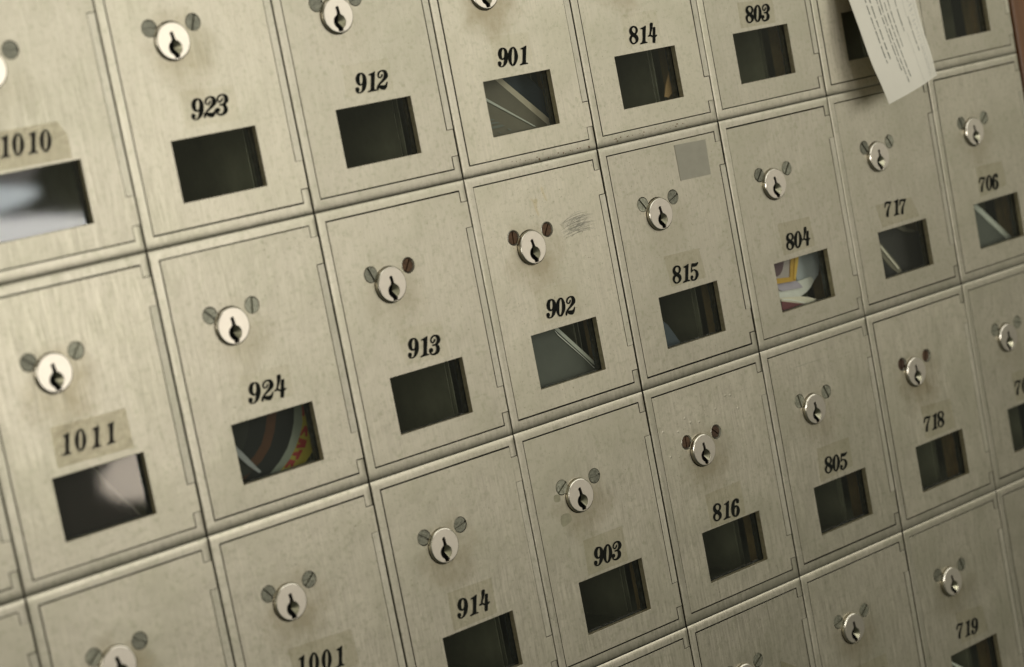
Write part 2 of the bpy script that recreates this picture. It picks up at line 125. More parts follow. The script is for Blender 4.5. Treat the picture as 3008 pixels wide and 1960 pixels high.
BASE = (.562, .515, .410)
M = {}
M['door'] = brushed('brushed_door_metal', BASE, .40, .90, stain=True)
M['frame'] = brushed('brushed_frame_metal', (.567, .522, .42), .38, .88)
M['hinge'] = brushed('brushed_hinge_metal', (.56, .518, .42), .42, .82)
M['plug'] = plain('polished_nickel', (.70, .635, .54), .34, .92, .03, 300, .03)
M['rim'] = plain('chromed_rim', (.62, .58, .50), .13, 1, .06, 200)
M['brass'] = plain('worn_brass_cone', (.42, .40, .29), .30, 1, .2, 500)
M['well'] = plain('dark_keyway', (.006, .006, .005), .7, 0, .3)
M['screw'] = plain('zinc_screw', (.31, .305, .235), .38, .75, .3, 900, .35)
M['rust'] = plain('rusty_screw', (.085, .045, .022), .6, .35, .45, 700, .6)
M['edge'] = plain('gap_shade_edge', (.022, .018, .012), .6, .3, .4, 500, .3)  # shade of the gaps put into the colour of the side faces
M['reveal'] = plain('plated_reveal', (.34, .30, .19), .5, .6, .25, 500, .3)
M['bore'] = plain('countersink', (.58, .57, .50), .3, .9, .25, 700, .4)
M['dark'] = plain('dark_gap', (.010, .011, .008), .7, 0, .3)
M['sleeve'] = plain('olive_brown_sleeve', (.34, .245, .115), .40, .30, .30, 60, .2)
M['inner'] = plain('grey_green_sheet', (.36, .36, .25), .4, .2, .25, 40)
M['gasket'] = plain('blue_black_gasket', (.035, .045, .050), .30, .3, .6, 500, .6)
M['ink'] = plain('black_ink', (.008, .009, .007), .75, 0, .3, 900)
M['ink'].node_tree.nodes['Principled BSDF'].inputs['Specular IOR Level'].default_value = .12
M['inkold'] = plain('faded_ink', (.022, .018, .014), .6, 0, .6, 1300)
M['inkold'].node_tree.nodes['Principled BSDF'].inputs['Specular IOR Level'].default_value = .2
M['scratch'] = plain('scratch', (.27, .26, .21), .5, .4, .3, 900)
M['scratchfaint'] = plain('faint_scratch', (.40, .375, .29), .5, .6, .2, 900)

def wood():
    m, t, b = mat('varnished_wood')
    v, _ = coords(t, (60, 60, 4), False); n = noise(t, v, 1, 5, .65)
    v2, _ = coords(t, (700, 300, 12), False); n2 = noise(t, v2, 1, 2, .5)
    c = ramp(t, n, [(.3, (.08, .026, .006)), (.55, (.17, .060, .014)), (.75, (.27, .11, .028))]).outputs[0]
    c = mixc(t, .35, c, ramp(t, n2, [(.35, (.06, .024, .007)), (.7, (.26, .12, .038))]).outputs[0])
    t.links.new(c, b.inputs['Base Color']); setin(b, Roughness=.38); b.inputs['Coat Weight'].default_value = .3
    return m
M['wood'] = wood()

def glass():
    m = bpy.data.materials.new('window_glass'); m.use_nodes = True; t = m.node_tree; t.nodes.clear()
    o = N(t, 'ShaderNodeOutputMaterial'); mx = N(t, 'ShaderNodeMixShader'); tr = N(t, 'ShaderNodeBsdfTransparent'); gl = N(t, 'ShaderNodeBsdfGlossy'); fr = N(t, 'ShaderNodeFresnel')
    setin(fr, IOR=1.5); tr.inputs[0].default_value = (.96, .975, .95, 1); gl.inputs['Roughness'].default_value = .033
    ge = N(t, 'ShaderNodeNewGeometry'); fm = N(t, 'ShaderNodeMath', operation='MULTIPLY'); inv = N(t, 'ShaderNodeMath', operation='SUBTRACT'); inv.inputs[0].default_value = 1.7
    bk = N(t, 'ShaderNodeMath', operation='MULTIPLY'); bk.inputs[1].default_value = 1.7; t.links.new(ge.outputs['Backfacing'], bk.inputs[0]); t.links.new(bk.outputs[0], inv.inputs[1])
    t.links.new(fr.outputs[0], fm.inputs[0]); t.links.new(inv.outputs[0], fm.inputs[1])   # reflections off the front face only, for both faces
    t.links.new(fm.outputs[0], mx.inputs[0]); t.links.new(tr.outputs[0], mx.inputs[1]); t.links.new(gl.outputs[0], mx.inputs[2]); t.links.new(mx.outputs[0], o.inputs[0])
    return m
M['glass'] = glass()

def film(name, tint, amount, crinkle=False):
    """thin clear tape: lets the metal through, tinted, with its own sheen"""
    m = bpy.data.materials.new(name); m.use_nodes = True; t = m.node_tree; t.nodes.clear()
    o = N(t, 'ShaderNodeOutputMaterial'); mx = N(t, 'ShaderNodeMixShader'); tr = N(t, 'ShaderNodeBsdfTransparent'); p = N(t, 'ShaderNodeBsdfPrincipled')
    tr.inputs[0].default_value = (*tint, 1); setin(p, Roughness=.35 if not crinkle else .16)
    v, _ = coords(t, (1, 1, 1)); n = noise(t, v, 160, 4, .6)
    c = ramp(t, n, [(.3, (.30, .285, .20)), (.7, (.38, .36, .26))]); t.links.new(c.outputs[0], p.inputs['Base Color'])
    bb = N(t, 'ShaderNodeBump')
    if crinkle:
        vo = N(t, 'ShaderNodeTexVoronoi', feature='SMOOTH_F1'); setin(vo, Scale=260); t.links.new(v, vo.inputs['Vector'])
        n2 = noise(t, v, 420, 3, .6); ad = N(t, 'ShaderNodeMath', operation='ADD'); t.links.new(vo.outputs[0], ad.inputs[0]); t.links.new(n2, ad.inputs[1])
        setin(bb, Strength=1., Distance=.0016); t.links.new(ad.outputs[0], bb.inputs['Height']); p.inputs['Metallic'].default_value = .55
        c.color_ramp.elements[0].color = (.62, .56, .42, 1); c.color_ramp.elements[1].color = (.92, .86, .68, 1)
    else:
        setin(bb, Strength=.12, Distance=.0004); t.links.new(n, bb.inputs['Height'])
    t.links.new(bb.outputs[0], p.inputs['Normal']); mx.inputs[0].default_value = amount
    t.links.new(tr.outputs[0], mx.inputs[1]); t.links.new(p.outputs[0], mx.inputs[2]); t.links.new(mx.outputs[0], o.inputs[0])
    return m
M['tape'] = film('clear_tape', (.972, .966, .935), .09)
M['tapefaint'] = film('faint_clear_tape', (.992, .99, .975), .03)
M['tapecr'] = film('crinkled_foil_tape', (.975, .96, .91), .24, True)
M['greytape'] = plain('grey_tape', (.33, .31, .245), .42, .15, .05, 200)
M['rustspot'] = plain('rust_spot', (.16, .085, .035), .7, .1, .4, 900)
M['stain'] = film('drip_stain', (.985, .96, .90), .04)
M['residue'] = plain('glue_residue', (.30, .28, .19), .6, .1, .15, 400)

def paper(name, col, rough=.65, bump=.15): return plain(name, col, rough, 0, .07, 90, bump)
def vary(m, lo, hi):
    """each copy of the part a little lighter or darker"""
    t = m.node_tree; b = t.nodes['Principled BSDF']; src = b.inputs['Base Color'].links[0].from_socket
    oi = N(t, 'ShaderNodeObjectInfo'); mr = N(t, 'ShaderNodeMapRange'); t.links.new(oi.outputs['Random'], mr.inputs[0]); mr.inputs['To Min'].default_value = lo; mr.inputs['To Max'].default_value = hi
    hv = N(t, 'ShaderNodeHueSaturation'); t.links.new(src, hv.inputs['Color']); t.links.new(mr.outputs[0], hv.inputs['Value']); t.links.new(hv.outputs[0], b.inputs['Base Color'])
for k_, lo, hi in (('plug', .80, 1.08), ('screw', .55, .95), ('rust', .7, 1.3), ('sleeve', .8, 1.6), ('inner', .6, 1.2), ('brass', .7, 1.1)): vary(M[k_], lo, hi)
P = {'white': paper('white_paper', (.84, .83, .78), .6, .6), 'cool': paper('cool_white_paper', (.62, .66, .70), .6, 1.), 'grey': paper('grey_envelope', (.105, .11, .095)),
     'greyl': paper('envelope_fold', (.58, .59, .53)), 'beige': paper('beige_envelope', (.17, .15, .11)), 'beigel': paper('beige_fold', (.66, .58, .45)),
     'blue': paper('blue_grey_envelope', (.055, .072, .092)), 'gold': paper('gold_card', (.62, .36, .045), .45), 'goldd': paper('gold_card_edge', (.72, .45, .07), .45),
     'purple': paper('purple_print', (.15, .085, .10)), 'pink': paper('pale_pink_panel', (.50, .43, .41)), 'lav': paper('lavender_paper', (.52, .46, .56)),
     'maroon': paper('maroon_paper', (.16, .04, .05)), 'cream': paper('cream_paper', (.76, .70, .58)), 'black': paper('black_page', (.006, .007, .007), .8, 0),
     'blackish': paper('dark_page', (.016, .017, .014), .8, 0), 'brown': paper('brown_page', (.07, .026, .010), .8, 0), 'olive': paper('olive_page', (.05, .04, .02), .4),
     'pages': paper('page_edges', (.20, .22, .18)), 'yellow': paper('yellow_cover', (.30, .25, .03), .6), 'red': paper('red_lettering', (.26, .020, .018), .6),
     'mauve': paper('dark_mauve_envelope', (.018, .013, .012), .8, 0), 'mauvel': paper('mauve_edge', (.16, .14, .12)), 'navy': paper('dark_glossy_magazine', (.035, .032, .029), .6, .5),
     'scrap': paper('brown_paper_scrap', (.40, .25, .11), .6, 1.), 'slip': plain('slip_paper', (.84, .80, .70), .6, 0, .03, 60, .05), 'print': paper('grey_print', (.17, .18, .155)),
     'pencil': paper('pencil_line', (.44, .45, .42)), 'plastic': paper('translucent_sliver', (.26, .27, .28), .25)}

# ------------------------------------------------------------------ mesh helpers
def link(name, me, m, parent=None):
    o = bpy.data.objects.new(name, me); COL.objects.link(o)
    if m is not None and not me.materials: me.materials.append(m)
    if parent is not None: o.parent = parent
    return o
def shade(me, ang=35):
    me.polygons.foreach_set('use_smooth', [True]*len(me.polygons)); me.update()
    bm = bmesh.new(); bm.from_mesh(me)
    for e in bm.edges:
        if len(e.link_faces) == 2: e.smooth = e.calc_face_angle(0) < math.radians(ang)
        else: e.smooth = False
    bm.to_mesh(me); bm.free(); return me
def plate(name, loops, y0, depth, bevel=0., ang=35):
    """outline with holes in x,z -> solid between y0 (front) and y0+depth; loops in metres"""
    cu = bpy.data.curves.new(name, 'CURVE'); cu.dimensions = '2D'; cu.fill_mode = 'BOTH'
    for L in loops:
        sp = cu.splines.new('POLY'); sp.points.add(len(L)-1)
        for p, (x, z) in zip(sp.points, L): p.co = (x, z, 0, 1)
        sp.use_cyclic_u = True
    cu.extrude = max(depth/2-bevel, 1e-6); cu.bevel_depth = bevel; cu.bevel_resolution = 1; cu.offset = -bevel
    o = bpy.data.objects.new(name, cu); COL.objects.link(o)
    dg = bpy.context.evaluated_depsgraph_get(); me = bpy.data.meshes.new_from_object(o.evaluated_get(dg))
    bpy.data.objects.remove(o); bpy.data.curves.remove(cu)
    # curve x,y -> world x,z ; curve z -> -y (front)
    me.transform(Matrix(((1, 0, 0, 0), (0, 0, -1, y0+depth/2), (0, 1, 0, 0), (0, 0, 0, 1))))
    bm = bmesh.new(); bm.from_mesh(me); bmesh.ops.remove_doubles(bm, verts=bm.verts, dist=1e-7); bmesh.ops.recalc_face_normals(bm, faces=bm.faces); bm.to_mesh(me); bm.free()
    me.materials.clear(); me.name = name
    return shade(me, ang)
def circ(cx, cz, r, n=48, sx=1.):
    return [(cx+r*sx*math.cos(2*math.pi*k/n), cz+r*math.sin(2*math.pi*k/n)) for k in range(n)]
def frombm(name, bm, ang=35, recalc=True):
    if recalc: bmesh.ops.recalc_face_normals(bm, faces=bm.faces)
    me = bpy.data.meshes.new(name); bm.to_mesh(me); bm.free(); return shade(me, ang)
def lathe(name, prof, n=56, a0=0., a1=2*math.pi, ang=35, c=(0, 0)):
    """profile (r, y) turned about the y axis"""
    bm = bmesh.new(); full = abs(a1-a0-2*math.pi) < 1e-6; rings = []
    cnt = n if full else n+1
    for k in range(cnt):
        a = a0+(a1-a0)*k/n; rings.append([bm.verts.new((c[0]+r*math.cos(a), y, c[1]+r*math.sin(a))) for r, y in prof])
    for k in range(n):
        A, B = rings[k], rings[(k+1) % cnt]
        for q in range(len(prof)-1): bm.faces.new((A[q], A[q+1], B[q+1], B[q]))
    bmesh.ops.remove_doubles(bm, verts=bm.verts, dist=1e-7)
    return frombm(name, bm, ang)
def smooth_loop(L, n=3):
    out = []; k = len(L)
    for i in range(k):
        p0, p1, p2, p3 = (Vector(L[(i+d) % k]) for d in (-1, 0, 1, 2))
        for s in range(n):
            t = s/n
            out.append(tuple(.5*((2*p1)+(p2-p0)*t+(2*p0-5*p1+4*p2-p3)*t*t+(3*p1-p0-3*p2+p3)*t**3)))
    return out
def lx(u): return (u-.5)*W
def lz(v): return (1-v)*HH
def R(u0, v0, u1, v1): return [(lx(u0), lz(v0)), (lx(u1), lz(v0)), (lx(u1), lz(v1)), (lx(u0), lz(v1))]
def UV(pts): return [(lx(u), lz(v)) for u, v in pts]

# ------------------------------------------------------------------ the parts every box shares
SU0, SU1, SV = .2705, .5205, .2645
LU, LV, LR = .3805, .3175, .0086
WIN = (.2585, .6525, .7555, .8685)

def frame_mesh():
    us = [.0035, .0045, .006, .008, .011, .030, .0522, .30, .60, .951, .970, .9885, .9915, .9935]
    vs = [.0016, .0040, .0065, .010, .014, .019, .026, .0364, .060, .0815, .30, .60, .9085, .935, .9584, .964, .970, .976, .982, .987, .991, .9950, .9984]
    def prof(u, v):
        y = 0.
        if v < .022: s = (.022-v)/.0205; y = max(y, .0004*(1-math.sqrt(max(0, 1-s*s*.97))))
        if v > .966: s = (v-.966)/.0325; y = max(y, .00055*(1-math.sqrt(max(0, 1-s*s*.97))))
        if u < .0105: s = (.0105-u)/.007; y = max(y, .0004*(1-math.sqrt(max(0, 1-s*s*.97))))
        if u > .988: s = (u-.988)/.0055; y = max(y, .0004*(1-math.sqrt(max(0, 1-s*s*.97))))
        return y
    bm = bmesh.new(); V = {}
    def vert(i, j):
        if (i, j) not in V: V[i, j] = bm.verts.new((lx(us[i]), prof(us[i], vs[j]), lz(vs[j])))
        return V[i, j]
    for i in range(len(us)-1):
        for j in range(len(vs)-1):
            uc, vc = (us[i]+us[i+1])/2, (vs[j]+vs[j+1])/2
            if uc < .0522 or vc < .0364 or vc > .9584 or (uc > .951 and (vc < .0815 or vc > .9085)):
                bm.faces.new((vert(i, j), vert(i+1, j), vert(i+1, j+1), vert(i, j+1)))
    be = [e for e in bm.edges if len(e.link_faces) == 1]
    r = bmesh.ops.extrude_edge_only(bm, edges=be)
    for v in [x for x in r['geom'] if isinstance(x, bmesh.types.BMVert)]: v.co.y = .006
    return frombm('frame', bm, 32)
FRAME = frame_mesh()
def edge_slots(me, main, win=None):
    """side faces of the castings are painted near black as gap shade, the window opening is thinly plated"""
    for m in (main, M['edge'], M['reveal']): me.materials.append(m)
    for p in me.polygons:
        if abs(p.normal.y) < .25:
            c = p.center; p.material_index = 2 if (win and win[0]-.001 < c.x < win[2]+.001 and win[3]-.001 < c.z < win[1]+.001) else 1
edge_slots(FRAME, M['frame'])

DOOR_OUT = UV([(.0602, .0420), (.9482, .0420), (.9482, .0838), (.9935, .0836), (.9935, .1818), (.9498, .1818), (.9498, .8067), (.9935, .8067), (.9935, .9064), (.9482, .9062), (.9482, .9535), (.0602, .9535)])
DOOR = plate('door', [DOOR_OUT, R(*WIN), circ(lx(LU), lz(LV), LR+.00025), circ(lx(SU0), lz(SV), .0039, 32), circ(lx(SU1), lz(SV), .0039, 32)], 0, .0032, .00007, 12)
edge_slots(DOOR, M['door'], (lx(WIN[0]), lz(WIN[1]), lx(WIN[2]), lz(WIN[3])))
HINGE = plate('hinge', [R(.9526, .1836, .9935, .8049)], .00005, .003, .00006, 12)

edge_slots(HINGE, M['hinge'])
def housing(depth0, depth1, name):
    a, c, zb, zt = -W/2+.0012, W/2-.0012, .0012, HH-.0012
    bm = bmesh.new(); rings = []
    for s in (0, .0005):
        for y in (depth0, depth1):
            rings.append([bm.verts.new(p) for p in ((a+s, y, zb+s), (c-s, y, zb+s), (c-s, y, zt-s), (a+s, y, zt-s))])
    o0, o1, i0, i1 = rings
    for k in range(4):
        n = (k+1) % 4
        for A, B in ((o0, o1), (i1, i0), (i0, o0)): bm.faces.new((A[k], A[n], B[n], B[k]))
    return bm, (o1, i1)
bm, (o1, i1) = housing(.0062, .034, 'sleeve')
for k in range(4):
    n = (k+1) % 4; bm.faces.new((o1[k], o1[n], i1[n], i1[k]))
# raised flanges along the sleeve's side wall
for y0, y1, h in ((.012, .0135, .0012), (.0265, .0285, .002)):
    for sx in (-1, 1):
        x1 = sx*(W/2-.0017); x0 = x1-sx*h
        bmesh.ops.create_cube(bm, size=1, matrix=Matrix.Translation(((x0+x1)/2, (y0+y1)/2, HH/2)) @ Matrix.Diagonal((abs(x1-x0), y1-y0, HH-.0045, 1)))
SLEEVE = frombm('sleeve', bm, 30)
bm, (o1, i1) = housing(.0425, .26, 'compartment')
bm.faces.new(i1); bm.faces.new(o1[::-1])
COMP = frombm('compartment', bm, 30)

def box_mesh(name, x0, x1, y0, y1, z0, z1):
    bm = bmesh.new(); bmesh.ops.create_cube(bm, size=1, matrix=Matrix.Translation(((x0+x1)/2, (y0+y1)/2, (z0+z1)/2)) @ Matrix.Diagonal((x1-x0, y1-y0, z1-z0, 1)))
    return frombm(name, bm)
u0, v0, u1, v1 = WIN
PANE = box_mesh('window_pane', lx(u0)-.002, lx(u1)+.002, .0036, .0052, lz(v1)-.002, lz(v0)+.002)
def wavy(u0, v0, u1, v1, amp, seed):
    r = random.Random(seed); out = []; c = R(u0, v0, u1, v1)
    for k in range(4):
        a, b = Vector(c[k]), Vector(c[(k+1) % 4])
        for s in range(14):
            p = a.lerp(b, s/14); out.append((p.x+r.uniform(-amp, amp), p.y+r.uniform(-amp, amp)))
    return out
GASK = [plate('window_gasket', [R(u0-.035, v0-.02, u1+.035, v1+.02), wavy(u0-.002, v0-.001, u1-.004, v1+.001, .00022, s)], .0053, .0022, 0) for s in range(4)]

# lock: rim + plug face with keyway + brass cone + dark well
RIM = lathe('lock_rim', [(.0086, .003), (.0086, -.0009), (.00845, -.00125), (.0080, -.00150), (.0076, -.00150)], 64)
def lock_pts(L): return [(x*LR, z*LR) for x, z in L]
slot = [(-.10, .44), (.03, .47), (.055, .30), (.075, .10), (.12, .04)]
hole = [(-.13, .41), (-.03, .47), (.06, .44), (.09, .22), (.12, .045)]
for k in range(17):                                   # round the right-hand side of the dimple
    a = math.radians(68-(68+62)*k/16); hole.append((.02+.385*math.cos(a), -.36+.385*math.sin(a)))
hole += [(.17, -.78), (.15, -.91), (-.13, -.91), (-.13, -.78), (-.16, -.72)]
for k in range(15):                                   # round the left-hand side
    a = math.radians(244-(244-112)*k/14); hole.append((.02+.385*math.cos(a), -.36+.385*math.sin(a)))
hole += [(-.09, .10), (-.10, .26), (-.13, .36)]
PLUG = plate('plug_face', [circ(0, 0, .00795, 64), lock_pts(hole)], -.00175, .0012, .00012, 12)
CONE = lathe('key_guide_cone', [(.385*LR*1.02, -.0016), (.0001, -.0001)], 26, math.radians(-66), math.radians(93), 60, c=(.02*LR, -.36*LR))
WELL = lathe('keyway_well', [(.0001, .0028), (.0078, .0028), (.0078, -.0006)], 32)

def screw_mesh(r, y, slotw=.0010):
    """round slotted head: two half discs with a groove between them"""
    bm = bmesh.new()
    for s in (-1, 1):
        pts = []; a0 = math.asin(slotw/2/r)
        for k in range(17):
            a = a0+(math.pi-2*a0)*k/16; pts.append((r*math.cos(a), s*r*math.sin(a)))
        top = [bm.verts.new((x*.965, y, z*.965 if k not in (0, 16) else z)) for k, (x, z) in enumerate(pts)]
        mid = [bm.verts.new((x, y+.00018, z)) for x, z in pts]; bot = [bm.verts.new((x, y+.0010, z)) for x, z in pts]
        bm.faces.new(top)
        for A, B in ((top, mid), (mid, bot)):
            for k in range(17): bm.faces.new((A[k], A[(k+1) % 17], B[(k+1) % 17], B[k]))
    fl = [bm.verts.new((r*math.cos(2*math.pi*k/24), y+.0009, r*math.sin(2*math.pi*k/24))) for k in range(24)]
    bm.faces.new(fl)
    return frombm('screw', bm, 30)
SCREW = screw_mesh(.0037, .00015)
SCREWR = screw_mesh(.0031, .0009, .0007)
BORE = lathe('countersink', [(.0039, .0004), (.0037, .0002), (.0031, .0014), (.0030, .0018)], 32)

# ------------------------------------------------------------------ numbers
def glyph_width(ch): xs = [p[0] for L in G[ch] for p in L]; return max(xs)-min(xs)
def offset_loop(L, d):
    """grow (d > 0) or shrink a closed outline by d"""
    n = len(L); A = sum(L[i][0]*L[(i+1) % n][1]-L[(i+1) % n][0]*L[i][1] for i in range(n)); sg = 1 if A > 0 else -1; out = []
    for i in range(n):
        a, b = Vector(L[i-1]), Vector(L[(i+1) % n]); t = (b-a).normalized(); out.append((L[i][0]+t.y*d*sg, L[i][1]-t.x*d*sg))
    return out
def number_mesh(text, spec, thin=1.):
    ua, va, ub, vb = spec
    x0 = ua*W*1000+glyph_width(text[0])*thin/2; x1 = ub*W*1000-glyph_width(text[-1])*thin/2
    n = len(text); pos = [x0+(x1-x0)*k/(n-1) for k in range(n)]
    allm = bmesh.new()
    for k, ch in enumerate(text):
        z = (1-(va+(vb-va)*k/(n-1)))*HH*1000+random.uniform(-.06, .06)
        loops = [[((pos[k]+p[0]*thin-.5*W*1000)*mm, (z+p[1])*mm) for p in offset_loop(smooth_loop([Vector(q) for q in L], 2), .09 if (li == 0 or ch == '4') else -.09)] for li, L in enumerate(G[ch])]
        parts = [[l] for l in loops] if ch == '4' else [loops]
        for q, pl_ in enumerate(parts):
            me = plate('n', pl_, -.00030-.00001*q, .00012, 0); allm.from_mesh(me); bpy.data.meshes.remove(me)
    me = bpy.data.meshes.new('number'); allm.to_mesh(me); allm.free(); return me

# ------------------------------------------------------------------ the boxes
NAMES = {(0, 0): '1010', (0, 1): '1011', (1, 0): '923', (1, 1): '924', (1, 2): '1001', (2, 0): '912', (2, 1): '913', (2, 2): '914', (3, 0): '901', (3, 1): '902', (3, 2): '903',
         (4, 0): '814', (4, 1): '815', (4, 2): '816', (5, 0): '803', (5, 1): '804', (5, 2): '805', (5, 3): '806', (6, 1): '717', (6, 2): '718', (6, 3): '719', (7, 1): '706', (7, 2): '707'}
NUM['806'] = [.385, .614, .610, .622]; NUM['707'] = [.378, .604, .600, .612]
RUST = {'902': (1, 1), '913': (0, 1), '816': (1, 1), '718': (1, 1)}
LABELS = {
 '1010': 'metal box door numbered 1010 on a crinkled label, bright daylight mirrored in its window',
 '1011': 'metal box door numbered 1011 on a crinkled glittery label, dark envelope behind the pane',
 '923': 'brushed metal box door numbered 923 with an empty dark window, left of box 912',
 '924': 'brushed metal box door numbered 924 with a rolled magazine showing in its window',
 '1001': 'metal box door cut by the bottom edge, its number 1001 only partly in view',
 '912': 'brushed metal box door numbered 912 with an empty dark window, left of 901',
 '913': 'metal box door numbered 913 whose right lock screw alone is rusty brown',
 '914': 'metal box door numbered 914, window half cut off by the bottom edge',
 '901': 'metal box door numbered 901 with several slanting envelopes filling its window',
 '902': 'metal box door numbered 902 with two rusty screws and a patch of grey scratches',
 '903': 'metal box door numbered 903 with two spots of glue residue beside its lock',
 '814': 'metal box door numbered 814 with a brown paper scrap in the corner of its window',
 '815': 'metal box door numbered 815 with a square of grey tape in its upper right corner',
 '816': 'metal box door numbered 816 with two rusty screws and small round dents',
 '803': 'metal box door numbered 803 at the top edge, left of the white slip',
 '804': 'metal box door numbered 804 with a gold framed card in its window',
 '805': 'metal box door numbered 805 with a faint old label outline above its lock',
 '806': 'metal box door at the bottom edge below 805 with its number mostly cut off',
 '717': 'metal box door numbered 717 with a dark magazine in its window, below the slip',
 '718': 'metal box door numbered 718 with two rusty screws and a dark window',
 '719': 'metal box door numbered 719 at the bottom right with its window cut off',
 '706': 'metal box door numbered 706 with one grey envelope slanting across its window',
 '707': 'metal box door cut by the right edge, only digits 70 of its number showing',
 (0, 2): 'metal box door below box 1011 whose lock is cut by the bottom edge',
 (-1, 1): 'sliver of a metal box door at the left edge beside box 1011',
 (-1, 2): 'sliver of a metal box door in the bottom left corner',
 (3, 3): 'top corner of a metal box door at the bottom edge below box 903',
 (4, 3): 'metal box door at the bottom edge below 816 with a torn bit of clear tape',
 (6, 0): 'metal box door whose black window is half covered by the hanging white slip',
 (7, 0): 'metal box door in the top right corner beside the brown wood trim',
 (7, 3): 'corner of a metal box door in the bottom right corner of the wall'}
CELLS = [(i, 0) for i in range(0, 8)]+[(i, 1) for i in range(-1, 8)]+[(i, 2) for i in range(-1, 8)]+[(i, 3) for i in range(3, 8)]

def ribbons(name, strokes, y):
    """thin flat strokes (scratches, pencil lines): lists of points in x,z with a width"""
    bm = bmesh.new()
    for k, (pts, w) in enumerate(strokes):
        yy = y-.000002*k; n = len(pts); A = []; B = []
        for i, (x, z) in enumerate(pts):
            p, q = pts[max(i-1, 0)], pts[min(i+1, n-1)]; d = Vector((q[0]-p[0], q[1]-p[1])); d = d.normalized() if d.length else Vector((1, 0))
            ww = w*(1-abs(2*i/(n-1)-1)**2)*.5+w*.08; A.append(bm.verts.new((x-d.y*ww, yy, z+d.x*ww))); B.append(bm.verts.new((x+d.y*ww, yy, z-d.x*ww)))
        for i in range(n-1): bm.faces.new((A[i], A[i+1], B[i+1], B[i]))
    me = bpy.data.meshes.new(name); bm.to_mesh(me); bm.free(); return me
def arc_stroke(u0, v0, u1, v1, bend, n=9):
    out = []
    for k in range(n):
        t = k/(n-1); out.append((lx(u0+(u1-u0)*t), lz(v0+(v1-v0)*t+bend*4*t*(1-t))))
    return out

